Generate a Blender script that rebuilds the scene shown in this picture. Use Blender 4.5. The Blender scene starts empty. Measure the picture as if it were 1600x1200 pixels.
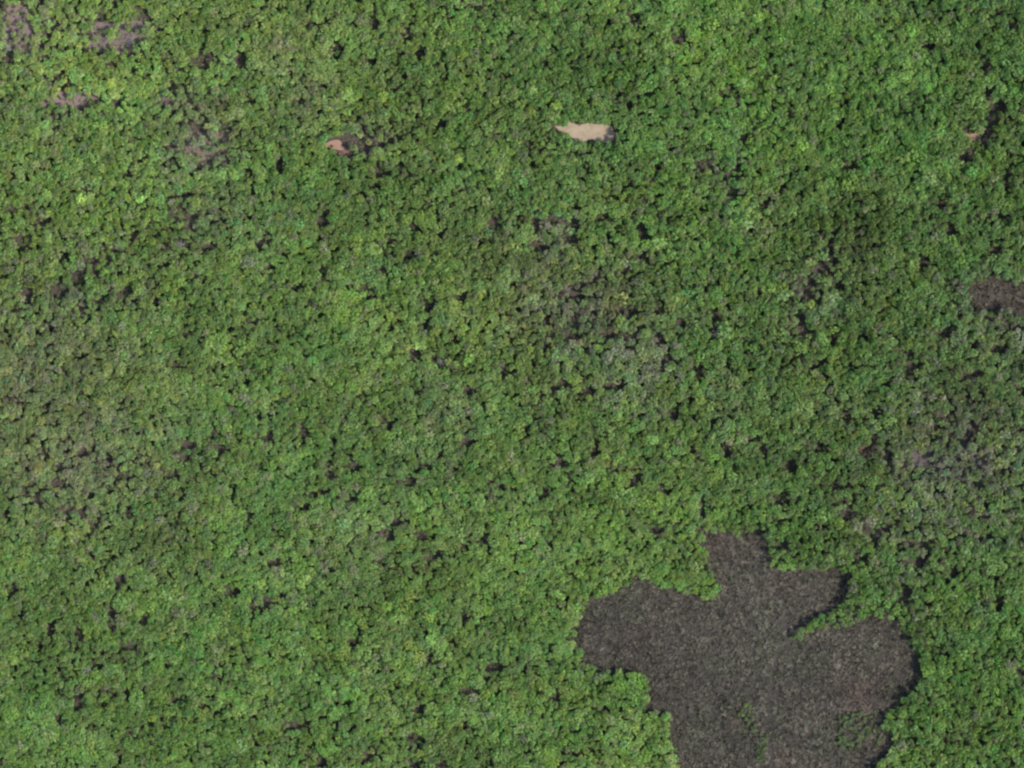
import bpy, bmesh, math, random
import numpy as np

# ------------------------------------------------------------------ camera, sky, sun, exposure
SC = bpy.context.scene
COL = SC.collection
S = 0.30                      # metres per photograph pixel (photo 1600 x 1200 -> 480 x 360 m)
def W(px, py): return ((px - 800.0) * S, (600.0 - py) * S)

cam_d = bpy.data.cameras.new('camera'); cam = bpy.data.objects.new('camera', cam_d); COL.objects.link(cam)
CAM_H = 2400.0
cam.location = (0, 0, CAM_H); cam.rotation_euler = (0, 0, 0)
cam_d.sensor_width = 36.0; cam_d.lens = 36.0 * (CAM_H - 5) / 480.0
cam_d.clip_start = 10; cam_d.clip_end = 20000
SC.camera = cam

SUN_EL, SUN_AZ = math.radians(52), math.radians(112)      # azimuth clockwise from the top of the photo
world = bpy.data.worlds.new('World'); SC.world = world; world.use_nodes = True
nt = world.node_tree
sky = nt.nodes.new('ShaderNodeTexSky'); sky.sky_type = 'NISHITA'; sky.sun_disc = False
sky.sun_elevation = SUN_EL; sky.sun_rotation = SUN_AZ
bg = nt.nodes['Background']; bg.inputs[1].default_value = 0.15
nt.links.new(sky.outputs[0], bg.inputs[0])
sun_d = bpy.data.lights.new('sun', 'SUN'); sun_d.energy = 2.25; sun_d.angle = math.radians(0.5); sun_d.color = (1, .95, .88)
sun = bpy.data.objects.new('sun', sun_d); COL.objects.link(sun)
sun.rotation_euler = (math.pi/2 - SUN_EL, 0, math.pi - SUN_AZ); sun.location = (300, -120, 400)
SC.view_settings.view_transform = 'Standard'; SC.view_settings.look = 'None'
SC.view_settings.exposure = 1.54; SC.view_settings.gamma = 1.0
SC.view_settings.use_curve_mapping = False
SC.cycles.pixel_filter_type = 'BLACKMAN_HARRIS'; SC.cycles.filter_width = 2.3
SC.cycles.max_bounces = 6; SC.cycles.diffuse_bounces = 3; SC.cycles.transmission_bounces = 4

rng = np.random.default_rng(7); R = random.Random(7)

# ------------------------------------------------------------------ the photograph's layout (in photo pixels)
MARSH = [(1096,832),(1120,830),(1157,832),(1180,826),(1196,832),(1199,850),(1199,871),(1206,884),(1232,888),(1270,886),(1311,888),
 (1330,896),(1328,922),(1309,948),(1280,966),(1250,984),(1236,1002),(1255,997),(1277,987),(1311,980),(1330,971),(1367,967),
 (1401,967),(1412,980),(1420,1002),(1435,1021),(1441,1044),(1437,1064),(1424,1083),(1398,1106),(1383,1121),(1390,1137),(1398,1156),
 (1390,1177),(1370,1199),(1350,1232),(1290,1270),(1200,1290),(1120,1270),(1080,1232),(1064,1197),(1056,1182),(1049,1156),(1045,1122),
 (1030,1115),(1007,1111),(1011,1077),(1007,1059),(970,1051),(929,1047),(910,1025),(891,1006),(891,991),(906,969),(910,946),(936,931),
 (966,922),(992,907),(1015,905),(1041,916),(1067,926),(1090,924),(1105,930),(1116,935),(1121,924),(1109,894),(1105,871),(1097,849)]
MARSH_E = [(1509,460),(1515,449),(1528,443),(1536,436),(1550,433),(1565,433),(1590,436),(1620,440),(1655,455),(1650,485),(1625,500),
 (1600,494),(1578,484),(1560,484),(1540,485),(1525,485),(1511,477)]
TAN = [(864,195),(874,195),(885,196),(890,189),(895,192),(902,194),(911,193),(920,191),(926,193),(944,192),(957,198),(961,207),(959,217),
 (949,223),(935,220),(923,218),(912,220),(902,219),(896,215),(890,212),(888,208),(875,207),(872,200)]
def blob(cx, cy, rx, ry, n=22, seed=0, a=0.0):
    q = random.Random(seed); ph = [q.random()*6.28 for _ in range(4)]; out = []
    for i in range(n):
        t = i/n*2*math.pi
        k = 1 + .16*math.sin(2*t+ph[0]) + .14*math.sin(3*t+ph[1]) + .10*math.sin(5*t+ph[2]) + .07*q.uniform(-1, 1)
        x, y = rx*k*math.cos(t), ry*k*math.sin(t)
        out.append((cx + x*math.cos(a) - y*math.sin(a), cy + x*math.sin(a) + y*math.cos(a)))
    return out
#        name, polygon, soil colour, label
SOIL = [('clearing', TAN, (.235,.185,.122), 'pale tan bare sandy clearing, the largest bright opening in the forest'),
 ('soil_patch', blob(523,226,12,9,seed=1), (.215,.135,.09), 'salmon orange bare earth spot left of a dark gap, upper left'),
 ('soil_patch', blob(539,238,10,5,seed=2), (.15,.078,.064), 'dusky pink bare earth strip just below the salmon orange spot'),
 ('soil_patch', blob(1521,213,11,7,seed=3), (.22,.145,.092), 'small apricot bare earth spot near the right edge of the photo'),
 ('soil_patch', blob(1351,706,9,8,seed=4), (.12,.07,.052), 'small reddish bare earth spot right of centre above the brown marsh'),
 ('soil_patch', blob(26,486,6,5,seed=5), (.19,.125,.105), 'tiny pinkish bare earth spot near the left edge'),
 ('soil_patch', blob(20,48,42,32,seed=6), (.14,.097,.090), 'thinly wooded mauve ground in the top left corner'),
 ('soil_patch', blob(112,155,46,15,seed=8), (.15,.105,.097), 'thinly wooded pinkish mauve streak in the upper left, below the corner patches'),
 ('soil_patch', blob(185,55,52,26,seed=9), (.125,.088,.083), 'thinly wooded mauve ground in the upper left, second from the corner'),
 ('soil_patch', blob(290,158,44,14,seed=12), (.10,.07,.062), 'thinly wooded purple brown ground right of the pinkish mauve streak'),
 ('soil_patch', blob(318,228,46,26,seed=13), (.115,.085,.066), 'thinly wooded buff brown ground left of the salmon orange spot'),
 ('soil_patch', blob(1505,725,70,40,seed=14), (.075,.062,.058), 'thinly wooded grey ground at the right, between the two marshes')]
NBARE = 6
# dark gaps in the canopy: x, y, rx, ry
GAPS = np.array([float(v) for v in '''
38 15 10 8 52 55 6 6 60 68 7 5 14 85 6 9 122 50 6 6 200 58 10 6 222 30 8 14 245 45 7 8 155 73 14 7 190 70 8 6 218 65 6 8 315 95 18 9 305 78 6 5
380 95 8 12 90 118 6 9 132 128 6 6 122 160 22 8 108 165 8 5 188 162 8 6 265 157 18 6 285 165 6 6 320 140 8 4 78 174 4 5 300 238 14 5 295 225 6 5
225 250 6 8 262 252 9 5 330 248 9 8 40 270 5 5 310 205 12 7 350 205 8 7 505 37 10 5 485 40 12 4 582 33 8 11 490 58 5 8 522 78 9 9 530 72 10 3
578 97 8 7 638 48 9 8 622 85 6 6 655 80 5 10 463 125 7 5 472 155 6 6 632 122 6 4 605 125 5 5 740 12 12 5 770 12 6 5 750 45 8 5 680 45 8 5 690 85 6 6
590 197 8 5 550 217 18 8 585 222 20 7 545 241 10 6 685 195 8 7 680 210 6 6 650 245 5 5 683 275 5 4 592 270 8 7 728 163 5 5 792 160 5 5 437 258 6 8 447 235 6 4
28 328 14 6 65 340 9 14 110 312 5 6 152 325 6 5 165 348 7 5 150 350 5 4 120 370 12 3 33 380 12 10 17 403 9 4 90 400 12 10 127 398 8 4 142 412 6 9
175 397 9 7 210 375 6 9 208 393 7 5 125 432 12 9 70 435 8 5 90 455 12 10 40 460 9 7 130 480 5 16 195 460 12 9 205 447 7 5 162 470 8 6 187 485 8 5
245 475 5 9 288 305 8 6 298 337 14 5 297 352 9 5 345 345 7 5 330 387 10 6 290 382 11 5 288 520 6 10 322 505 4 8 292 490 5 8 300 472 7 4 318 435 5 8
115 555 5 5 285 455 6 6 505 345 8 12 418 425 10 12 405 385 7 9 448 395 4 7 508 425 6 9 465 445 12 5 505 490 8 5 475 507 6 5 488 522 5 5 577 330 6 6
590 340 6 6 605 355 6 5 612 380 10 6 648 360 8 12 645 398 10 6 688 370 6 9 598 420 5 9 575 455 8 10 612 485 8 4 775 350 8 8 790 310 7 6 715 465 12 6
670 475 8 7 665 510 7 10 650 555 10 9 685 562 12 8 720 580 12 4 785 580 8 6 607 553 5 5 760 460 8 5 868 345 12 8 895 350 10 10 885 370 8 6 900 380 7 12
840 350 7 10 845 385 14 9 940 340 9 6 950 347 7 4 1005 365 10 14 1005 403 9 5 1030 392 8 5 1050 388 6 5 980 428 7 8 985 440 6 8 935 437 10 7 895 455 12 7
885 470 8 5 900 500 8 12 897 525 11 6 985 485 12 6 1010 510 10 4 1030 485 8 8 950 522 12 6 935 535 9 5 985 525 9 6 1025 530 10 6 1068 445 7 4 1110 445 6 4
1065 505 9 5 1150 395 6 6 1165 425 5 5 1120 495 7 8 1120 520 10 8 1165 530 9 8 1085 550 7 5 1035 565 8 8 1090 585 10 8 1140 575 6 9 1190 325 6 10
1150 310 6 4 1135 315 6 6 960 600 16 8 875 602 14 8 918 610 10 10 1205 345 5 8 1255 392 5 7 1232 425 6 6 1303 375 7 5 1300 400 5 10 1282 420 14 9
1265 445 9 9 1260 465 8 8 1250 490 6 7 1252 515 8 12 1265 525 8 5 1305 525 7 9 1345 525 8 6 1245 555 8 6 1315 445 8 7 1375 380 7 6 1385 470 6 7
1375 495 8 5 1410 458 6 5 1440 415 9 14 1470 318 8 6 1440 330 5 5 1485 358 9 9 1565 345 12 8 1555 390 9 8 1480 440 6 6 1478 515 10 8 1560 545 10 8
1425 565 10 9 1420 585 8 8 1520 585 14 8 1590 515 10 5 1395 550 5 5 1220 565 8 5 1290 590 8 6 1330 597 10 4 842 28 5 8 985 28 7 7 970 62 6 6
1000 80 7 5 1055 62 10 5 1065 50 6 6 1100 45 8 5 885 130 7 6 900 110 6 6 930 100 6 6 860 75 6 6 815 145 6 6 1010 145 8 6 960 160 6 5 1147 145 8 9
1175 50 7 6 1160 215 8 8 1450 75 6 8 1485 132 6 5 1555 20 6 7 1545 100 7 10 1580 40 7 7 1405 175 6 7 1435 60 5 5 1340 60 5 5 1290 100 6 5 1558 170 9 14
1550 190 9 10 1537 213 11 8 1540 235 7 6 1510 240 13 8 1575 280 8 9 1335 260 7 8 1100 258 14 6 1115 270 7 5 1140 275 10 6 1145 300 8 10 1545 150 7 8
435 622 9 4 420 635 6 6 472 675 6 12 415 680 12 8 565 635 6 5 570 665 8 5 600 660 8 7 575 615 8 4 735 612 8 8 752 635 5 6 548 728 12 10 515 738 6 10
500 770 12 6 660 730 8 6 642 752 10 8 550 778 7 8 590 780 8 6 440 800 10 4 470 790 12 4 620 815 9 5 660 835 8 8 605 835 8 8 755 847 8 6 725 848 8 6
675 875 9 8 690 885 6 5 610 862 8 5 795 742 5 8 775 775 6 4 730 690 7 8 460 842 6 5 430 880 8 6 875 718 6 9 933 706 7 7 993 747 7 9 980 765 7 6
1037 765 10 7 1055 730 7 6 1080 763 8 5 850 775 9 8 880 780 7 5 1133 700 8 10 1120 655 10 6 1105 680 5 5 1180 685 8 6 1195 705 6 8 1100 790 6 14
1095 820 6 6 1062 815 6 5 1025 832 9 6 1150 765 7 5 1050 645 9 6 1000 650 6 5 1145 735 6 5 1325 650 8 9 1365 645 8 6 1215 622 8 4 1282 700 9 6
1365 685 6 8 1358 700 8 6 1392 715 6 10 1375 707 10 2 1485 650 9 9 1518 672 7 7 1445 718 7 8 1595 610 10 8 1420 745 6 6 1325 800 8 14 1310 760 10 5
1370 760 6 5 1380 825 10 7 1365 840 8 8 1525 800 9 5 1490 832 10 5 1525 835 14 6 1440 850 10 5 1345 870 12 6 1435 880 9 8 1565 735 5 5 1540 720 5 5
1585 810 7 6 1235 728 8 8 1220 775 8 7 1215 855 10 5 1220 815 6 6 1470 610 6 6 1510 620 6 5 1415 930 7 16 1560 945 8 8 1490 895 8 8 1465 1010 8 6
1595 1050 8 7 1010 1165 6 6 870 1090 8 6 840 1080 6 6 562 985 6 8 555 1008 8 8 670 990 8 6 672 1030 8 8 693 1065 7 6 702 1005 5 4 590 1018 6 4
515 1000 4 4 615 1100 5 8 655 1115 6 10 632 1130 8 5 645 1150 11 7 735 1080 12 8 765 1045 9 6 785 1040 6 4 730 1130 6 8 460 1135 14 6 465 1163 7 6
545 1095 6 6 485 1095 8 4 580 1180 9 8 645 1195 9 6 685 1195 12 6 500 1190 10 6 420 940 12 5 535 1118 9 4 725 960 8 6 175 970 6 16 125 990 8 10
80 990 6 10 225 970 8 8 200 1010 12 5 236 1015 6 5 362 925 9 7 395 950 5 12 410 950 10 6 120 1092 6 12 92 1125 8 8 255 1085 5 8 275 1095 9 6
150 1045 8 6 160 1080 8 6 300 1120 5 5 185 912 8 8 30 960 8 8 15 920 8 10 128 705 10 8 92 733 9 7 115 725 12 4 95 755 9 5 45 760 9 9 55 785 10 6
10 805 8 8 138 775 7 8 105 800 9 8 170 718 7 7 188 745 10 6 205 745 10 3 165 760 8 6 270 745 6 10 283 770 7 8 335 680 8 8 340 700 7 7 300 695 10 7
290 720 8 7 335 738 8 6 363 770 7 9 390 810 7 7 275 820 9 5 265 840 6 5 205 800 5 9 145 820 10 11 290 605 8 4 255 655 12 4 250 675 10 4 360 635 12 3
'''.split()]).reshape(-1, 4)

# large crowns that can be picked out of the canopy
CROWNS = np.array([float(v) for v in '''
150 62 255 22 250 75 280 85 350 105 145 88 135 45 100 185 190 182 285 212 228 268 170 262 130 245 55 395 52 425 70 478 108 378 212 492 238 492 195 420
215 345 112 335 30 345 272 330 540 88 525 52 605 198 572 190 465 97 690 300 665 345 720 365 530 310 486 318 560 310 618 425 640 420 470 470 520 480
460 497 1000 330 920 378 985 300 1060 320 880 500 960 460 938 472 1110 460 1000 547 1055 540 960 622 1110 612 1250 690 1378 722 1440 680 1385 660
1275 620 1340 822 1362 815 1490 815 1460 860 1230 872 1310 862 1380 905 1345 935 1450 930 1110 912 1085 885 1000 880 960 890 930 905 985 1085
1040 1148 1030 1170 870 960 872 1015 905 1062 955 1075 1405 1130 1425 1105 1410 1165 1450 1000 1455 1060 1300 958 1265 985 1245 994 1180 812 1215 868
1120 800 1078 828 830 700 955 680 1000 705 1060 690 820 760 1300 640 1210 660 1215 720 1260 755 1330 740 1480 720 1560 640 1530 690 1100 100 1160 70
1230 90 1290 60 1360 110 1420 40 1480 90 1520 60 1200 150 1250 190 1320 200 1390 210 1450 170 1050 180 1000 220 980 120 930 150 900 40 760 90 720 60
700 130 650 170 620 20 840 120 850 240 960 250 1040 250 1200 260 1280 290 1360 320 1420 260 1500 290 1560 260 1520 380 1420 370 1330 350 1230 330
1180 380 1210 470 1150 480 1340 470 1420 500 1460 470 1380 560 1500 545 1560 590 40 560 100 620 180 600 250 580 330 560 380 620 440 560 520 580
590 590 640 650 700 700 560 700 480 720 440 750 380 700 310 650 230 640 160 680 80 680 40 860 110 880 180 860 240 880 310 870 380 860 450 900 520 850
570 900 640 930 700 920 760 890 800 940 760 1000 620 1000 480 960 430 1020 360 1000 300 960 270 1030 190 1060 60 1050 30 1130 140 1150 220 1160
330 1150 400 1100 520 1060 590 1070 540 1160 700 1130 800 1100 830 1150 880 1160 950 1170 1470 1100 1540 1110 1520 1000 1570 960 1500 940 1560 880 1540 1170
400 60 420 130 360 170 440 190 480 270 400 260 350 300 640 240 740 220 820 210 800 300 740 300 860 180 1010 190
'''.split()]).reshape(-1, 2)

# leafless grey trees
BARE = [(205,62),(12,75),(360,85),(420,345),(75,595),(490,480),(690,566),(1014,576),(870,398),(1120,518),(1316,752),(1262,662),(1372,792),
        (1478,745),(1503,705),(1540,742),(1598,505),(840,480),(885,452),(1500,236),(300,228),(655,395),(282,383),(135,1048),(1290,648),(960,1160),(230,738),(345,765)]
# pale olive-buff leaves in patches: x y r strength / brown leaf patches
BUFF = [(300,215,70,.7),(860,470,75,.75),(900,500,40,.6),(60,620,130,.75),(120,700,120,.7),(70,180,90,.3),(330,340,60,.55),(470,150,60,.35),(1290,440,60,.35),
        (1180,330,40,.4),(690,650,60,.4),(540,860,80,.25),(260,840,50,.35),(850,620,40,.2),(1000,570,60,.6),(930,480,60,.6),(1060,480,40,.35),(1150,640,55,.4),(1290,640,40,.35),(30,60,80,.5),
        (450,60,60,.35),(1480,720,90,.55),(1560,480,60,.5),(1580,720,60,.45),(1340,1140,40,.35),(420,640,30,.15),(590,200,40,.4),(930,1000,30,.1),(1400,800,60,.3)]
# thin cover (fewer, smaller trees): x y r strength
THIN = [(170,60,80,.36),(30,40,70,.42),(290,160,80,.32),(330,230,70,.36),(110,155,45,.35),(300,340,60,.25),(1500,720,90,.28),(1560,490,60,.45),(1500,505,40,.35),(900,510,60,.22),(1270,480,60,.22),
        (880,360,45,.3),(1110,270,40,.2),(100,740,70,.2),(1400,860,70,.15),(1310,770,40,.2),(80,430,110,.12),(572,222,34,.55)]
# regional leaf colour, as seen (sRGB 0..255)
TONES = [(60,150,104,130,66),(330,60,104,126,72),(180,330,96,124,66),(40,640,98,112,68),(150,480,86,112,66),(560,60,92,118,66),(700,220,88,117,64),
 (950,90,80,113,60),(1250,110,82,118,58),(1500,60,76,110,62),(1560,300,72,106,58),(450,450,84,114,62),(800,560,80,106,60),(850,420,94,112,74),(1050,320,82,116,62),
 (1290,440,70,97,56),(1480,640,70,96,60),(1500,740,70,88,66),(1080,560,78,108,60),(300,760,80,106,60),(560,780,80,112,60),(700,660,88,112,62),(940,740,84,116,60),
 (980,860,87,118,61),(1300,850,76,110,58),(1520,900,72,106,58),(1480,1120,80,114,60),(950,1120,88,120,62),(700,1080,82,112,62),(400,1120,82,114,62),(120,1100,80,114,62),
 (500,950,84,116,62),(80,900,82,108,62),(1150,120,82,120,58)]
# canopy height in metres
HEIGHT = [(60,120,4.6),(330,150,5.0),(60,400,6.4),(60,650,4.2),(250,700,4.6),(450,500,5.4),(600,100,6.0),(900,200,6.2),(1200,100,5.6),(1550,200,7.2),(880,450,6.4),
 (1100,500,6.8),(1290,460,7.4),(1500,600,6.6),(1560,750,5.4),(600,800,4.8),(250,950,5.0),(400,1150,4.8),(700,1100,5.8),(980,900,5.0),(1000,1120,5.4),(1350,820,6.8),
 (1450,1100,6.2),(750,700,4.8),(1050,750,5.2)]

def inpoly(P, poly):
    x, y = P[:, 0], P[:, 1]; ins = np.zeros(len(P), bool); n = len(poly)
    for i in range(n):
        x1, y1 = poly[i]; x2, y2 = poly[(i+1) % n]
        if y1 == y2: continue
        c = ((y1 > y) != (y2 > y)) & (x < (x2-x1)*(y-y1)/(y2-y1) + x1)
        ins ^= c
    return ins
def polydist(P, poly):
    d = np.full(len(P), 1e9); n = len(poly)
    for i in range(n):
        a = np.array(poly[i], float); b = np.array(poly[(i+1) % n], float); ab = b-a
        t = np.clip(((P-a) @ ab) / max(ab @ ab, 1e-9), 0, 1)
        d = np.minimum(d, np.linalg.norm(P - (a + t[:, None]*ab), axis=1))
    return d
def sdist(P, poly):                                   # negative inside
    return np.where(inpoly(P, poly), -1, 1) * polydist(P, poly)
def smoothmap(P, table, sig=150.):
    T = np.array(table, float); d2 = ((P[:, None, :] - T[None, :, :2])**2).sum(2)
    w = np.exp(-d2/(2*sig*sig)) + 1e-7/(1 + d2)
    return (w @ T[:, 2:]) / w.sum(1)[:, None]
def bumps(P, table):
    v = np.zeros(len(P))
    for x, y, r, s in table: v = np.maximum(v, s*np.exp(-((P[:, 0]-x)**2 + (P[:, 1]-y)**2)/(r*r)))
    return v
def vnoise(P, cell, seed):                            # smooth value noise, 0..1
    g = np.random.default_rng(seed).random((256, 256)); q = P/cell + 1000.0
    i = np.floor(q).astype(int); f = q - i; f = f*f*(3-2*f)
    a = g[i[:, 0] % 256, i[:, 1] % 256]; b = g[(i[:, 0]+1) % 256, i[:, 1] % 256]
    c = g[i[:, 0] % 256, (i[:, 1]+1) % 256]; d = g[(i[:, 0]+1) % 256, (i[:, 1]+1) % 256]
    return (a*(1-f[:, 0]) + b*f[:, 0])*(1-f[:, 1]) + (c*(1-f[:, 0]) + d*f[:, 0])*f[:, 1]
def lin(c):
    c = np.asarray(c, float)/255.; return np.where(c < .04045, c/12.92, ((c+.055)/1.055)**2.4)

# ------------------------------------------------------------------ materials
def mat(name):
    m = bpy.data.materials.new(name); m.use_nodes = True
    n = m.node_tree.nodes; l = m.node_tree.links
    b = n['Principled BSDF']; b.inputs['Roughness'].default_value = .85
    b.inputs['Specular IOR Level'].default_value = .15
    return m, n, l, b
def node(n, t, **k):
    x = n.new(t)
    for a, v in k.items(): setattr(x, a, v)
    return x
def noise_mix(n, l, vec, scale, c1, c2, detail=6, rough=.6, lo=.35, hi=.65):
    t = node(n, 'ShaderNodeTexNoise'); t.inputs['Scale'].default_value = scale; t.inputs['Detail'].default_value = detail; t.inputs['Roughness'].default_value = rough
    l.new(vec, t.inputs['Vector'])
    r = node(n, 'ShaderNodeValToRGB'); r.color_ramp.elements[0].position = lo; r.color_ramp.elements[1].position = hi
    r.color_ramp.elements[0].color = (*c1, 1); r.color_ramp.elements[1].color = (*c2, 1)
    l.new(t.outputs['Fac'], r.inputs['Fac']); return r.outputs['Color'], t.outputs['Fac']
def mixc(n, l, fac, a, b, blend='MIX'):
    m = node(n, 'ShaderNodeMix', data_type='RGBA', blend_type=blend)
    if isinstance(fac, (int, float)): m.inputs[0].default_value = fac
    else: l.new(fac, m.inputs[0])
    l.new(a, m.inputs[6]); l.new(b, m.inputs[7]); return m.outputs[2]
def soil_material(name, c1, c2, c3, s1=.12, s2=1.1, bump=.5):
    m, n, l, b = mat(name)
    pos = node(n, 'ShaderNodeNewGeometry').outputs['Position']
    a, f1 = noise_mix(n, l, pos, s1, c1, c2)
    d, f2 = noise_mix(n, l, pos, s2, c3, c2, detail=8, rough=.7)
    col = mixc(n, l, .45, a, d); l.new(col, b.inputs['Base Color'])
    bp = node(n, 'ShaderNodeBump'); bp.inputs['Strength'].default_value = bump; bp.inputs['Distance'].default_value = .4
    l.new(f2, bp.inputs['Height']); l.new(bp.outputs[0], b.inputs['Normal']); return m
def leaf_material(name, spread=.30, transl=.28):
    """leaf colour comes with each tree (its 'tint'); leaves of one crown vary a little"""
    m, n, l, b = mat(name)
    at = node(n, 'ShaderNodeAttribute', attribute_type='INSTANCER', attribute_name='tint')
    lv = node(n, 'ShaderNodeAttribute', attribute_type='GEOMETRY', attribute_name='leaf')
    mr = node(n, 'ShaderNodeMapRange'); mr.inputs[3].default_value = 1-spread; mr.inputs[4].default_value = 1+spread
    l.new(lv.outputs['Fac'], mr.inputs[0])
    vm = node(n, 'ShaderNodeVectorMath', operation='SCALE'); l.new(at.outputs['Vector'], vm.inputs[0]); l.new(mr.outputs[0], vm.inputs['Scale'])
    l.new(vm.outputs[0], b.inputs['Base Color']); b.inputs['Roughness'].default_value = .6; b.inputs['Specular IOR Level'].default_value = .25
    tr = node(n, 'ShaderNodeBsdfTranslucent'); l.new(vm.outputs[0], tr.inputs['Color'])
    mx = node(n, 'ShaderNodeMixShader'); mx.inputs[0].default_value = transl
    l.new(b.outputs[0], mx.inputs[1]); l.new(tr.outputs[0], mx.inputs[2]); l.new(mx.outputs[0], n['Material Output'].inputs['Surface']); return m
def bark_material(name, c1, c2):
    m, n, l, b = mat(name)
    pos = node(n, 'ShaderNodeNewGeometry').outputs['Position']
    c, f = noise_mix(n, l, pos, 6.0, c1, c2); l.new(c, b.inputs['Base Color'])
    bp = node(n, 'ShaderNodeBump'); bp.inputs['Strength'].default_value = .4; l.new(f, bp.inputs['Height']); l.new(bp.outputs[0], b.inputs['Normal']); return m

M_GROUND = soil_material('leaf_litter_ground', (.038,.028,.023), (.066,.049,.041), (.025,.020,.016))
M_MARSH = soil_material('marsh_mud', (.026,.022,.017), (.042,.034,.027), (.02,.018,.014), .06, .9)
M_LEAF = leaf_material('leaves'); M_SCRUB = leaf_material('dry_scrub', .28, .1); M_BUSH = leaf_material('undergrowth_leaves', .4, .2)
M_BARK = bark_material('bark', (.10,.075,.055), (.20,.16,.125)); M_GREY = bark_material('weathered_wood', (.14,.12,.11), (.22,.20,.185))

# ------------------------------------------------------------------ mesh helpers
def mesh_obj(name, me, parent=None, link=True):
    o = bpy.data.objects.new(name, me)
    if link: COL.objects.link(o)
    if parent is not None: o.parent = parent
    return o
def tube(bm, pts, rad, sides=5, mi=0):
    rings = []
    for i, p in enumerate(pts):
        p = np.array(p, float); a = np.array(pts[max(i-1, 0)], float); b = np.array(pts[min(i+1, len(pts)-1)], float)
        d = b-a; d /= np.linalg.norm(d)+1e-9
        u = np.cross(d, [0, 0, 1.] if abs(d[2]) < .9 else [1., 0, 0]); u /= np.linalg.norm(u); v = np.cross(d, u)
        rings.append([bm.verts.new(p + rad[i]*(math.cos(t)*u + math.sin(t)*v)) for t in [2*math.pi*k/sides for k in range(sides)]])
    for r0, r1 in zip(rings, rings[1:]):
        for k in range(sides):
            f = bm.faces.new((r0[k], r0[(k+1) % sides], r1[(k+1) % sides], r1[k])); f.smooth = True; f.material_index = mi
    bm.faces.new(rings[-1]).material_index = mi
def trunk_bm(bm, q, h=1.0, mi=0, r0=.055):
    """tapered trunk with limbs for a tree of crown radius 1 standing h (unit) high"""
    lean = (q.uniform(-.1, .1), q.uniform(-.1, .1))
    P = [(lean[0]*t*h, lean[1]*t*h, t*h) for t in (0, .25, .5, .8)]
    tube(bm, [(0, 0, -.06)] + P[0:], [r0*1.5, r0*1.25, r0, r0*.8, r0*.35], 6, mi)
    for k in range(6):
        t = q.uniform(.5, .78); a = k*1.047 + q.uniform(-.4, .4); s = (lean[0]*t*h, lean[1]*t*h, t*h); L = q.uniform(.45, .75)
        m_ = (s[0]+.45*L*math.cos(a), s[1]+.45*L*math.sin(a), s[2]+.10*h)
        e = (s[0]+L*math.cos(a+.2), s[1]+L*math.sin(a+.2), s[2]+.20*h)
        tube(bm, [s, m_, e], [r0*.55, r0*.38, r0*.12], 4, mi)
def leaves_into(V, F, L, q, centre, rad, n, size, up=.45, flat=.85):
    """leaf sprays (bent quads) over the shell of a lobe"""
    for _ in range(n):
        while True:
            d = q.normal(size=3); d /= np.linalg.norm(d)
            if d[2] > -.45 or q.random() < .25: break
        p = np.array(centre) + d*np.array([rad, rad, rad*flat])*(.62 + .42*q.random()**.7)
        nrm = d + up*np.array([0, 0, 1.]) + q.normal(size=3)*.38; nrm /= np.linalg.norm(nrm)
        u = np.cross(nrm, q.normal(size=3)); u /= np.linalg.norm(u)+1e-9; v = np.cross(nrm, u)
        s = size*q.uniform(.6, 1.35); w = s*q.uniform(.55, .95)
        i = len(V)
        V += [p-u*s, p-v*w*.8+nrm*s*.12, p+u*s*.95, p+v*w+nrm*s*.10]
        F.append((i, i+1, i+2, i+3)); L.append(q.random())
def crown_mesh(name, seed, kind):
    q = np.random.default_rng(seed); V, F, L = [], [], []
    nl = {'round': 7, 'spread': 9, 'open': 6, 'small': 4}[kind]
    H = {'round': 2.45, 'spread': 2.3, 'open': 2.4, 'small': 2.35}[kind]
    leaves_into(V, F, L, q, (0, 0, H+.02), .52 if kind != 'open' else .40, 34, .13)
    a0 = q.random()*6.28
    for k in range(nl):
        a = a0 + k*2*math.pi/nl + q.uniform(-.35, .35); rr = q.uniform(.30, .78); lr = q.uniform(.24, .48)
        z = H + q.uniform(-.40, .05)
        leaves_into(V, F, L, q, (rr*math.cos(a), rr*math.sin(a), z), lr, int(26 + 52*lr*(.6 if kind == 'open' else 1)), .112)
    me = bpy.data.meshes.new(name); me.from_pydata([tuple(v) for v in V], [], F)
    at = me.attributes.new('leaf', 'FLOAT', 'FACE'); at.data.foreach_set('value', L)
    return me, H
KINDS = ['round', 'spread', 'open', 'round', 'small', 'spread', 'round', 'open', 'small', 'round']
CROWN_ME, TRUNK_ME, TREE_ME = [], [], []
for i, k in enumerate(KINDS):
    me, H = crown_mesh('crown_' + k, 100+i, k); me.materials.append(M_LEAF); CROWN_ME.append(me)
    bm = bmesh.new(); trunk_bm(bm, random.Random(50+i), H); tm = bpy.data.meshes.new('trunk'); bm.to_mesh(tm); bm.free(); tm.materials.append(M_BARK); TRUNK_ME.append(tm)
    bm = bmesh.new(); bm.from_mesh(me); nf = len(bm.faces); lay = bm.faces.layers.float.get('leaf')
    bm.from_mesh(tm)
    for j, f in enumerate(bm.faces): f.material_index = 0 if j < nf else 1
    wm = bpy.data.meshes.new('whole_tree'); bm.to_mesh(wm); bm.free(); wm.materials.append(M_LEAF); wm.materials.append(M_BARK); TREE_ME.append(wm)
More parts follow.
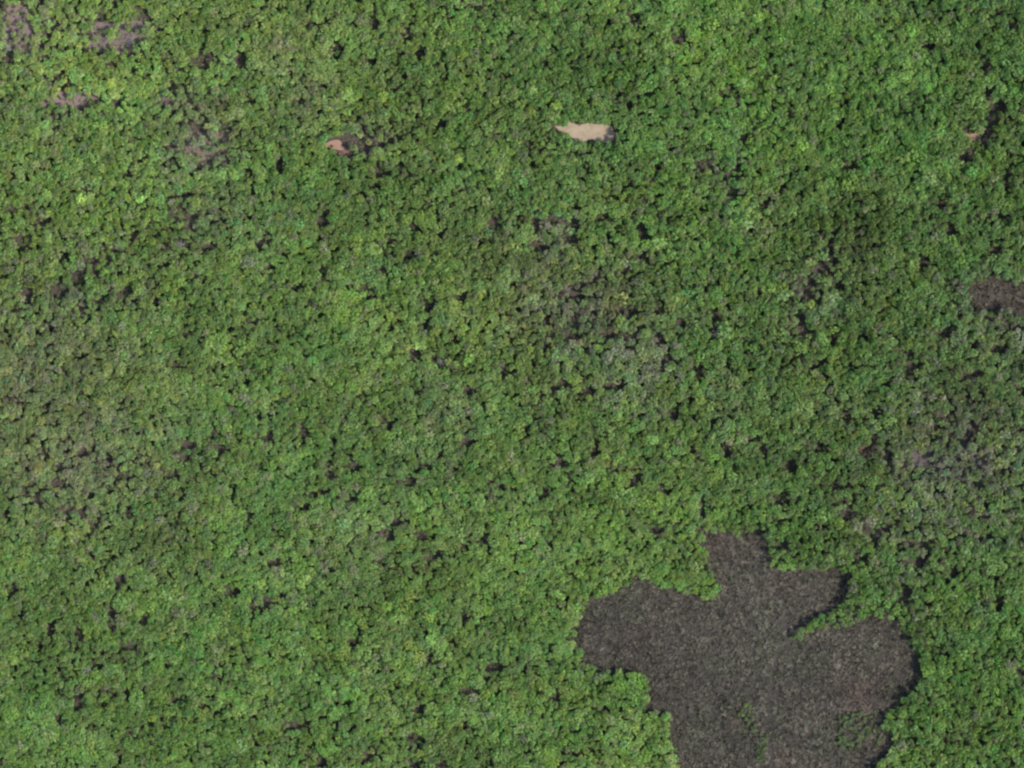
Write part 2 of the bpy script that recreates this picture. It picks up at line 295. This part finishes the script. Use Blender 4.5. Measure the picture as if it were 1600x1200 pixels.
def scrub_mesh(seed, n, size, tall):
    """a tuft of dry stems: narrow upright blades leaning outwards"""
    q = np.random.default_rng(seed); V, F, L = [], [], []
    for _ in range(n):
        a = q.random()*6.28; r = size*q.random()**.6; b = np.array([r*math.cos(a)*.7, r*math.sin(a)*.7, 0])
        t = b + np.array([math.cos(a), math.sin(a), 0])*size*q.uniform(.1, .75) + np.array([0, 0, tall*q.uniform(.35, 1.)])
        s = np.array([-math.sin(a+q.normal()), math.cos(a+q.normal()), 0])*size*q.uniform(.06, .16)
        m_ = (b*.4 + t*.6) + np.array([0, 0, tall*.12]); i = len(V)
        V += [b-s*.5, b+s*.5, m_+s, t+s*.2, t-s*.2, m_-s]; F += [(i, i+1, i+2, i+5), (i+5, i+2, i+3, i+4)]; w = q.random(); L += [w, w]
    me = bpy.data.meshes.new('tuft'); me.from_pydata([tuple(v) for v in V], [], F)
    me.attributes.new('leaf', 'FLOAT', 'FACE').data.foreach_set('value', L); me.materials.append(M_SCRUB); return me
def bush_mesh(seed, m=None):
    q = np.random.default_rng(seed); V, F, L = [], [], []
    for k in range(4):
        a = q.random()*6.28; leaves_into(V, F, L, q, (.4*math.cos(a), .4*math.sin(a), .35), .42, 16, .16)
    me = bpy.data.meshes.new('bush'); me.from_pydata([tuple(v) for v in V], [], F)
    me.attributes.new('leaf', 'FLOAT', 'FACE').data.foreach_set('value', L); me.materials.append(m or M_BUSH); return me

def scatter(name, P, Z, scl, rot, tint, idx, protos, label, cat):
    """one object of uncountable stuff: points that carry a plant each"""
    pc = bpy.data.collections.new(name + '_kinds')
    for i, me in enumerate(protos):
        o = bpy.data.objects.new('%s_kind_%02d' % (name, i), me); pc.objects.link(o)
    me = bpy.data.meshes.new(name); n = len(P); me.vertices.add(n)
    me.vertices.foreach_set('co', np.column_stack([P, Z]).astype(np.float32).ravel())
    for nm, ty, dat, key in (('scl', 'FLOAT_VECTOR', scl, 'vector'), ('rot', 'FLOAT_VECTOR', rot, 'vector'), ('tint', 'FLOAT_VECTOR', tint, 'vector'), ('idx', 'INT', idx, 'value')):
        a = me.attributes.new(nm, ty, 'POINT'); a.data.foreach_set(key, np.ascontiguousarray(dat, np.int32 if ty == 'INT' else np.float32).ravel())
    me.update(); o = mesh_obj(name, me)
    g = bpy.data.node_groups.new(name, 'GeometryNodeTree')
    g.interface.new_socket('Geometry', in_out='INPUT', socket_type='NodeSocketGeometry'); g.interface.new_socket('Geometry', in_out='OUTPUT', socket_type='NodeSocketGeometry')
    N, Lk = g.nodes, g.links
    gi, go = N.new('NodeGroupInput'), N.new('NodeGroupOutput'); ci = N.new('GeometryNodeCollectionInfo'); ip = N.new('GeometryNodeInstanceOnPoints')
    ci.inputs['Collection'].default_value = pc; ci.inputs['Separate Children'].default_value = True; ci.inputs['Reset Children'].default_value = True
    def att(nm, ty):
        a = N.new('GeometryNodeInputNamedAttribute'); a.data_type = ty; a.inputs['Name'].default_value = nm
        return [s for s in a.outputs if s.enabled and s.name == 'Attribute'][0]
    Lk.new(gi.outputs[0], ip.inputs['Points']); Lk.new(ci.outputs[0], ip.inputs['Instance']); ip.inputs['Pick Instance'].default_value = True
    Lk.new(att('idx', 'INT'), ip.inputs['Instance Index']); Lk.new(att('rot', 'FLOAT_VECTOR'), ip.inputs['Rotation']); Lk.new(att('scl', 'FLOAT_VECTOR'), ip.inputs['Scale'])
    Lk.new(ip.outputs[0], go.inputs[0])
    md = o.modifiers.new('plants', 'NODES'); md.node_group = g
    o['label'] = label; o['category'] = cat; o['kind'] = 'stuff'; return o

# ------------------------------------------------------------------ setting: ground, marsh, bare soil
def sheet(name, poly, z, m, label, cat, dome=0.0):
    bm = bmesh.new(); vs = [bm.verts.new((*W(*p), z)) for p in poly]; f = bm.faces.new(vs)
    if f.normal.z < 0: f.normal_flip()
    bmesh.ops.triangulate(bm, faces=[f]); bm.normal_update()
    for f in bm.faces:
        if f.normal.z < 0: f.normal_flip()
    me = bpy.data.meshes.new(name); bm.to_mesh(me); bm.free(); me.materials.append(m)
    o = mesh_obj(name, me); o['kind'] = 'structure'; o['label'] = label; o['category'] = cat; return o
def rough(poly, amp, seed, step=6.):
    """a natural, uneven shoreline through the given points"""
    q = random.Random(seed); out = []
    for a, b in zip(poly, poly[1:] + poly[:1]):
        k = max(1, int(math.dist(a, b)/step))
        for i in range(k):
            t = i/k; out.append((a[0]+(b[0]-a[0])*t + q.uniform(-amp, amp), a[1]+(b[1]-a[1])*t + q.uniform(-amp, amp)))
    return out
bm = bmesh.new(); bmesh.ops.create_grid(bm, x_segments=4, y_segments=4, size=6000)
me = bpy.data.meshes.new('ground'); bm.to_mesh(me); bm.free(); me.materials.append(M_GROUND)
g = mesh_obj('ground', me); g['kind'] = 'structure'; g['label'] = 'mauve brown leaf litter forest floor showing in the canopy gaps'; g['category'] = 'ground'
sheet('marsh', rough(MARSH, 1.5, 1), .02, M_MARSH, 'large lobed grey brown marsh at the bottom right', 'marsh')
sheet('marsh', rough(MARSH_E, 1.2, 2), .02, M_MARSH, 'small reddish brown marsh cut by the right edge', 'marsh')
for i, (nm, poly, c, lab) in enumerate(SOIL):
    c = np.array(c); m = soil_material('bare_soil', tuple(c*np.array([.80, .76, .78])), tuple(np.minimum(c*1.12, .9)), tuple(c*.72), .22, .9, .6)
    sheet(nm, rough(poly, 1.5 if i == 0 else .8, 20+i, 4.), .03, m, lab, 'clearing' if nm == 'clearing' else 'bare soil')

# ------------------------------------------------------------------ where the trees stand (photo pixels)
X0, X1, Y0, Y1 = -260, 1860, -220, 1420
def tone(P, q, amp=1.0):
    T = smoothmap(P, TONES, 130.); T = lin(T*.62 + np.array([83, 113, 61])*.38)*np.array([1.20, 1.13, .64])
    b = np.clip(bumps(P, BUFF)*(.45 + 1.1*vnoise(P, 28, 3)), 0, .9)
    buff = lin(np.array([120, 119, 84]))*1.0
    dry = q.random(len(P)) < (.035 + .22*b)
    T = T*(1-.55*b[:, None]) + buff*.55*b[:, None]
    v = np.exp(q.normal(0, .15*amp, len(P)) + .40*(vnoise(P, 34, 5)-.5) + .26*(vnoise(P, 90, 6)-.5))
    h = q.normal(0, .11*amp, len(P)) + .16*(vnoise(P, 60, 8)-.5)
    T = T*v[:, None]*np.column_stack([1+1.1*h, np.ones(len(P)), 1-.5*h])
    y = q.random(len(P)) < .05                       # fresh yellow-green crowns
    T[y] *= np.array([1.22, 1.16, .95])
    bl = q.random(len(P)) < .10                      # blue-green crowns
    T[bl] *= np.array([.90, .95, 1.06])
    gw = np.clip(q.beta(1.2, 2.6, len(P)) + .5*(vnoise(P, 26, 9)-.5), 0, .8)[:, None]    # dusty, greyer leaves on some trees
    lum = (T @ np.array([.3, .6, .1]))[:, None]; T = T*(1-.38*gw) + lum*np.array([1.04, 1.0, .66])*.38*gw
    gz = bumps(P, [(1490,725,120,.9), (1290,450,70,.45), (940,500,100,.65), (1020,580,70,.65), (1560,520,80,.7), (1400,860,70,.45), (100,440,110,.4), (870,370,50,.5), (1110,270,50,.4)])
    gz = np.where(q.random(len(P)) < gz*.42, q.uniform(.5, 1., len(P)), gz*.05)[:, None]; lum = (T @ np.array([.3, .6, .1]))[:, None]
    T = T*(1-.75*gz) + lum*np.array([1.0, .98, .66])*.76*gz                              # grey-green trees in groups
    T[dry] = T[dry]*.45 + np.array([.15, .125, .085])*.55*v[dry, None]
    return np.clip(T, .006, .6)
# large trees, one object each
big = [tuple(c) for c in CROWNS]
q = random.Random(11); tries = 0
def far(p, lst, d): return all((p[0]-a[0])**2 + (p[1]-a[1])**2 > d*d for a in lst)
def gapdist(P, small=None):                           # smallest normalised distance to a gap, in px beyond its rim
    d = np.full(len(P), 1e9)
    for x, y, rx, ry in (GAPS if small is None else GAPS[(GAPS[:, 2]*GAPS[:, 3] < 44) == small]):
        e = np.sqrt(((P[:, 0]-x)/rx)**2 + ((P[:, 1]-y)/ry)**2); d = np.minimum(d, (e-1)*math.sqrt(rx*ry))
    return d
def openness(P):                                      # px outside the nearest marsh / clearing outline (negative inside)
    d = np.minimum(sdist(P, MARSH), sdist(P, MARSH_E)); d = np.minimum(d, sdist(P, TAN)-1.0); d = np.minimum(d, np.hypot((P[:, 0]-952)/1.1, P[:, 1]-209)-15)
    for nm, poly, c, lab in SOIL[1:NBARE]: d = np.minimum(d, sdist(P, poly)-2.0)
    return d
NB = 300 - 0
while len(big) < 420 and tries < 30000:
    tries += 1; p = (q.uniform(8, 1592), q.uniform(8, 1192))
    if far(p, big, 30): big.append(p)
B = np.array(big); B = B[(gapdist(B) > 5) & (openness(B) > 7)][:NB]
print('large trees', len(B))
# every other tree: jittered lattice
sp = 6.7; rows = int((Y1-Y0)/(sp*.866)); cols = int((X1-X0)/sp)
P = np.array([(X0 + (c + .5*(r % 2))*sp, Y0 + r*sp*.866) for r in range(rows) for c in range(cols)], float)
P += rng.normal(0, .33*sp, P.shape)
thin = bumps(P, THIN) + .05
gd, od = gapdist(P, False), openness(P); od = od + np.where(sdist(P, MARSH) < 20, 9.*(vnoise(P, 11, 51)-.46), 0); gs = gapdist(P, True)      # small gaps: only lower trees stand there
keep = ((gs > 0) | (rng.random(len(P)) < .6)) & ((gd > 2.4 + rng.normal(0, 2.2, len(P))) | (rng.random(len(P)) < .11)) & (od > 0.6 + rng.normal(0, 1.0, len(P))) & (rng.random(len(P)) > thin)
for (nm, poly, c, lab), k_ in zip(SOIL[NBARE:], (.45, .5, .45, .42, .42, .30)): keep &= (sdist(P, poly) > 0) | (rng.random(len(P)) > k_)
# natural small holes everywhere
holes = vnoise(P, 21, 31)*.6 + vnoise(P, 9, 32)*.4
keep &= holes > .12
P, gd, od, gs = P[keep], gd[keep], od[keep], gs[keep]
BR = np.array([2.0 + 1.7*q.random()**1.8 for _ in B])      # crown radius in metres
kk = np.ones(len(P), bool)
for (x, y), r in zip(B, BR): kk &= ((P[:, 0]-x)**2 + (P[:, 1]-y)**2) > (r/S*.72)**2
P, gd, od, gs = P[kk], gd[kk], od[kk], gs[kk]
# scattered trees and bushes standing in the marsh
ISL = [(1165,1110,10,10),(1172,1130,10,14),(1190,1170,10,24),(1340,1130,30,16),(1365,1150,24,12),(1325,1160,20,12),(1150,905,8,3)]
extra = []
for x, y, rx, ry in ISL:
    for _ in range(int(rx*ry/8)): extra.append((x + q.uniform(-rx, rx), y + q.uniform(-ry, ry)))
E = np.array(extra)
Hm = smoothmap(P, HEIGHT, 140.)[:, 0]
rad = np.exp(rng.normal(math.log(1.74), .30, len(P)))*(.88 + .24*vnoise(P, 70, 12))
rad *= np.where(gd < 7, .9, 1.0)
hgt = 1.15*Hm*np.exp(rng.normal(0, .10, len(P)))*(.76 + .30*vnoise(P, 45, 13) + .20*vnoise(P, 20, 14))
hgt *= np.where(gs < 2, .5, 1.); hgt *= np.where(gd < 1.5, rng.uniform(.38, .75, len(P)), 1.); low = rng.random(len(P)) < .42; hgt[low] *= rng.uniform(.74, .93, low.sum()); rad[low] *= .95   # lower storey between the crowns
hgt *= 1 + .45*np.exp(-((P[:, 0]-972)**2 + (P[:, 1]-216)**2)/18**2)     # taller trees east of the clearing
hgt = np.maximum(hgt, rad*1.15)
nE = len(E); P2 = np.vstack([P, E]); rad = np.r_[rad, rng.uniform(.5, 1.15, nE)]; hgt = np.r_[hgt, rng.uniform(1.6, 2.8, nE)]
T = tone(P2, rng); T[-nE:] = T[-nE:]*.5 + np.array([.06, .055, .038])*.3
wx = np.array([W(*p) for p in P2])
asp = np.exp(rng.normal(0, .13, len(P2))); scl = np.column_stack([rad*asp, rad/asp, hgt/2.8]); rot = np.column_stack([rng.normal(0, .06, len(P2)), rng.normal(0, .06, len(P2)), rng.random(len(P2))*6.283])
idx = rng.integers(0, len(KINDS), len(P2))
scatter('forest', wx, np.zeros(len(P2)), scl, rot, T, idx, TREE_ME, 'dense green woodland canopy of small crowns covering the whole view', 'forest')
print('forest trees', len(P2))

# ------------------------------------------------------------------ the individual large trees
TB = tone(B, np.random.default_rng(21), .6)*1.03; TB *= np.minimum(1, .150/(TB @ np.array([.3, .6, .1])))[:, None]
HB = smoothmap(B, HEIGHT, 140.)[:, 0]*np.array([q.uniform(.98, 1.22) for _ in B])
LAND = [('the tan clearing', 912, 206, 52), ('the salmon orange earth spot', 530, 230, 55), ('the apricot earth spot', 1522, 213, 50), ('the reddish earth spot', 1351, 706, 50),
        ('the small right-edge marsh', 1560, 458, 80), ('the mauve top-left bare ground', 12, 52, 60), ('the pinkish mauve streak', 100, 151, 55)]
dM = sdist(B, MARSH)
def where(i):
    x, y = B[i]
    if dM[i] < 26: return 'beside the big marsh'
    for nm, lx, ly, r in LAND:
        if math.hypot(x-lx, y-ly) < r: return 'near ' + nm
    j = int(np.argmin(((GAPS[:, 0]-x)/1.)**2 + ((GAPS[:, 1]-y)/1.)**2)); gx, gy, rx, ry = GAPS[j]
    if math.hypot(gx-x, gy-y) < 26:
        s = ('right' if x > gx else 'left') + ' of' if abs(x-gx) > abs(y-gy) else ('below' if y > gy else 'above')
        return s + ' a dark gap'
    return ''
def colour_word(t):
    r, gch, b = t; L = .3*r + .6*gch + .1*b
    if r > gch*.92: return 'brownish'
    if r/gch > .66: w = 'yellow-green'
    elif b/gch > .52: w = 'blue-green'
    else: w = 'green'
    return ('pale ' if L > .135 else 'dark ' if L < .085 else 'mid ') + w if w == 'green' else ('pale ' if L > .14 else 'deep ' if L < .08 else '') + w
TREES, LAB = [], []
def place(x, y):                                      # which part of the photo: a ninth, and where within it
    V_, H_ = ('top', 'middle', 'bottom'), ('left', 'centre', 'right'); v_ = ('upper', 'middle', 'lower')
    i, j = min(int(x/1600*9), 8), min(int(y/1200*9), 8)
    outer = 'central' if (i//3, j//3) == (1, 1) else V_[j//3] + '-' + H_[i//3]
    inner = 'centre' if (i % 3, j % 3) == (1, 1) else v_[j % 3] + ' ' + H_[i % 3]
    return '%s of the %s ninth' % (inner, outer)
def single_out(things, labs):
    D = {}
    for t, l in zip(things, labs): D.setdefault(l, []).append(t)
    for l, ts in D.items():
        if len(ts) == 1: ts[0]['label'] = l; continue
        xs = [t.location.x for t in ts]; ys = [t.location.y for t in ts]
        hor = max(xs)-min(xs) >= max(ys)-min(ys)
        ts.sort(key=lambda t: t.location.x if hor else -t.location.y)
        wds = (['leftmost', 'rightmost'] if hor else ['uppermost', 'lowermost']) if len(ts) == 2 else \
              (['leftmost', 'second', 'rightmost'] if hor else ['uppermost', 'second', 'lowermost']) if len(ts) == 3 else \
              ['leftmost', 'second', 'third', 'fourth', 'fifth', 'sixth'] if hor else ['uppermost', 'second', 'third', 'fourth', 'fifth', 'sixth']
        for t, w in zip(ts, wds): t['label'] = w + ' ' + l
for i, (x, y) in enumerate(B):
    t = bpy.data.objects.new('broadleaf_tree', None); COL.objects.link(t); t.empty_display_size = 1
    wx_, wy_ = W(x, y); t.location = (wx_, wy_, 0); t.rotation_euler = (0, 0, q.random()*6.283)
    k = q.choice([0, 1, 1, 3, 5, 5, 6, 9, 2]); r = BR[i]; s = (r*q.uniform(.93, 1.07), r*q.uniform(.93, 1.07), HB[i]*1.24/2.8)
    tr = mesh_obj('trunk', TRUNK_ME[k], t); tr.scale = s
    cr = mesh_obj('crown', CROWN_ME[k], t); cr.scale = s; cr['tint'] = [float(v) for v in TB[i]]
    LAB.append(('wide' if r > 2.9 else 'broad' if r > 2.4 else 'mid-sized', colour_word(TB[i]), where(i), place(x, y))); TREES.append(t)
    t['category'] = 'tree'; t['group'] = 'large trees standing out of the canopy'

single_out(TREES, [' '.join(v for v in (a_, b_, 'crown', c_ + ',', d_)).replace('crown ,', 'crown,') for a_, b_, c_, d_ in LAB])
# ------------------------------------------------------------------ leafless grey trees
def bare_meshes(seed):
    q_ = random.Random(seed); bm = bmesh.new(); tw = bmesh.new()
    tube(bm, [(0, 0, -.1), (.05, 0, 1.2), (-.05, .1, 2.6), (0, 0, 4.2)], [.17, .14, .11, .04], 6)
    for k in range(9):
        a = k*2.4 + q_.uniform(-.3, .3); z = 1.5 + .27*k; L = q_.uniform(1.2, 2.3)
        m_ = (.5*L*math.cos(a), .5*L*math.sin(a), z+.5); e = (L*math.cos(a+.25), L*math.sin(a+.25), z+1.1)
        tube(bm, [(0, 0, z), m_, e], [.10, .07, .03], 5)
        for j in range(9):
            t = q_.uniform(.3, 1); s_ = tuple((0, 0, z)[d]*(1-t) + e[d]*t + (.12 if d == 2 else 0) for d in range(3)); b = a + q_.uniform(-1.3, 1.3); l = q_.uniform(.35, .9)
            tube(tw, [s_, (s_[0]+l*math.cos(b), s_[1]+l*math.sin(b), s_[2]+q_.uniform(.05, .5))], [.035, .012], 3)
    a_, b_ = bpy.data.meshes.new('bare_trunk'), bpy.data.meshes.new('twigs'); bm.to_mesh(a_); tw.to_mesh(b_); bm.free(); tw.free()
    a_.materials.append(M_GREY); b_.materials.append(M_GREY); return a_, b_
BT, BL = [], []
BM = [bare_meshes(i) for i in range(3)]
for i, (x, y) in enumerate(BARE):
    t = bpy.data.objects.new('bare_tree', None); COL.objects.link(t); t.location = (*W(x, y), 0); t.rotation_euler = (0, 0, q.random()*6.28)
    a_, b_ = BM[i % 3]; s = q.uniform(1.0, 1.4)
    o = mesh_obj('trunk', a_, t); o.scale = (s, s, s*1.15); o = mesh_obj('twigs', b_, t); o.scale = (s, s, s*1.15)
    BT.append(t); BL.append('grey leafless tree, ' + place(x, y))
    t['category'] = 'bare tree'; t['group'] = 'leafless grey trees'

single_out(BT, BL)
# ------------------------------------------------------------------ marsh scrub, undergrowth
q2 = np.random.default_rng(5)
def grid(x0, x1, y0, y1, s, jit=.45):
    gx, gy = np.meshgrid(np.arange(x0, x1, s), np.arange(y0, y1, s)); g_ = np.column_stack([gx.ravel(), gy.ravel()]).astype(float)
    return g_ + q2.uniform(-jit*s, jit*s, g_.shape)
G1 = grid(880, 1450, 815, 1300, 2.3); G1 = G1[sdist(G1, MARSH) < 5]
G2 = grid(1495, 1665, 425, 510, 2.3); G2 = G2[sdist(G2, MARSH_E) < 4]
def lane(G): return polydist(G, [(1238,1001),(1218,1022),(1206,1060),(1203,1120),(1207,1205),(1207,1206),(1203,1120),(1206,1060),(1218,1022)])
for nm, G, lab, pink in (('marsh_scrub', G1, 'fine grey brown dry reeds and scrub filling the big lobed marsh', 0.), ('marsh_scrub', G2, 'reddish brown dry scrub filling the small right-edge marsh', .3)):
    n = len(G); base = np.array([.086, .073, .052])
    mot = vnoise(G, 4.2, 43)*.65 + vnoise(G, 9., 44)*.35
    kp = (mot > .24 + .10*q2.random(n)) & ((lane(G) > 3.6) | (q2.random(n) < .22)); G = G[kp]; mot = mot[kp]; n = len(G)
    v = np.exp(q2.normal(0, .13, n) + .95*(mot-.5) + .40*(vnoise(G, 18, 41)-.5) + .35*(vnoise(G, 60, 45)-.5)); T2 = base*v[:, None]
    gr = (q2.random(n) < .13 + .25*(vnoise(G, 40, 42) > .62)); T2[gr] *= np.array([.88, 1.06, .86])
    pk = np.clip(pink + bumps(G, [(1345,1085,35,1.), (1365,1060,30,.6), (1155,1125,16,.9), (1225,1185,18,.7), (1000,1000,40,.35), (1120,850,30,.5)]), 0, 1)*q2.random(n)
    T2 *= np.column_stack([1+.30*pk, 1-.05*pk, 1-.02*pk])
    sc = .58*np.exp(q2.normal(0, .25, n) + .9*(mot-.5)); wg = np.array([W(*p) for p in G])
    scatter(nm, wg, np.full(n, .02), np.column_stack([sc*1.15, sc*1.15, sc*1.35]), np.column_stack([np.zeros(n), np.zeros(n), q2.random(n)*6.28]), T2,
            q2.integers(0, 5, n), [scrub_mesh(60, 26, 1.0, 1.5)] + [bush_mesh(70+i, M_SCRUB) for i in range(4)], lab, 'scrub')
# low bushes and saplings on the floor of gaps and along rims
U = []
for x, y, rx, ry in GAPS:
    for _ in range(max(2, int(rx*ry/8))): 
        a = q.random()*6.28; r = math.sqrt(q.random())*1.15; U.append((x + rx*r*math.cos(a), y + ry*r*math.sin(a)))
Pg = grid(X0, X1, Y0, Y1, 8.); nG = len(U); U = np.vstack([np.array(U), Pg]); uo = np.minimum(np.minimum(sdist(U, MARSH), sdist(U, MARSH_E)), sdist(U, TAN)); uo = np.minimum(uo, np.minimum(sdist(U, SOIL[1][1]), sdist(U, SOIL[3][1])) + 3.5*q2.random(len(U))); ok = uo > np.where(sdist(U, MARSH) < 3, -5*q2.random(len(U))**2, .3); gapbush = np.r_[np.ones(nG, bool), gapdist(Pg) < 3][ok]; U = U[ok]
n = len(U); TU = tone(U, q2)*.85; br = q2.random(n) < np.where(gapbush, .45, .2) + .5*bumps(U, [(120,80,220,.8), (320,240,90,.8), (60,700,120,.5), (1505,725,90,.8), (565,222,40,1.), (1510,238,25,1.)])
TU[br] = TU[br]*.35 + np.array([.092, .070, .062])*.65
TU[br] *= (1 + .9*bumps(U[br], [(30,50,90,1.), (180,55,80,1.), (110,155,60,1.), (300,150,60,.8), (310,230,60,.7), (565,222,35,.5), (1508,238,20,.8), (290,380,40,.6), (1505,725,90,.7), (1570,500,50,.6)]))[:, None]
su = q2.uniform(.5, 1.1, n)*np.where(gapbush, .95, 1.35)
scatter('undergrowth', np.array([W(*p) for p in U]), np.zeros(n), np.column_stack([su, su, su*np.where(gapbush, q2.uniform(.7, 2.0, n), q2.uniform(1.2, 3.2, n))]), np.column_stack([np.zeros(n), np.zeros(n), q2.random(n)*6.28]), TU,
        q2.integers(0, 4, n), [bush_mesh(80+i) for i in range(4)], 'low brown and dull green bushes on the floor of the canopy gaps', 'undergrowth')
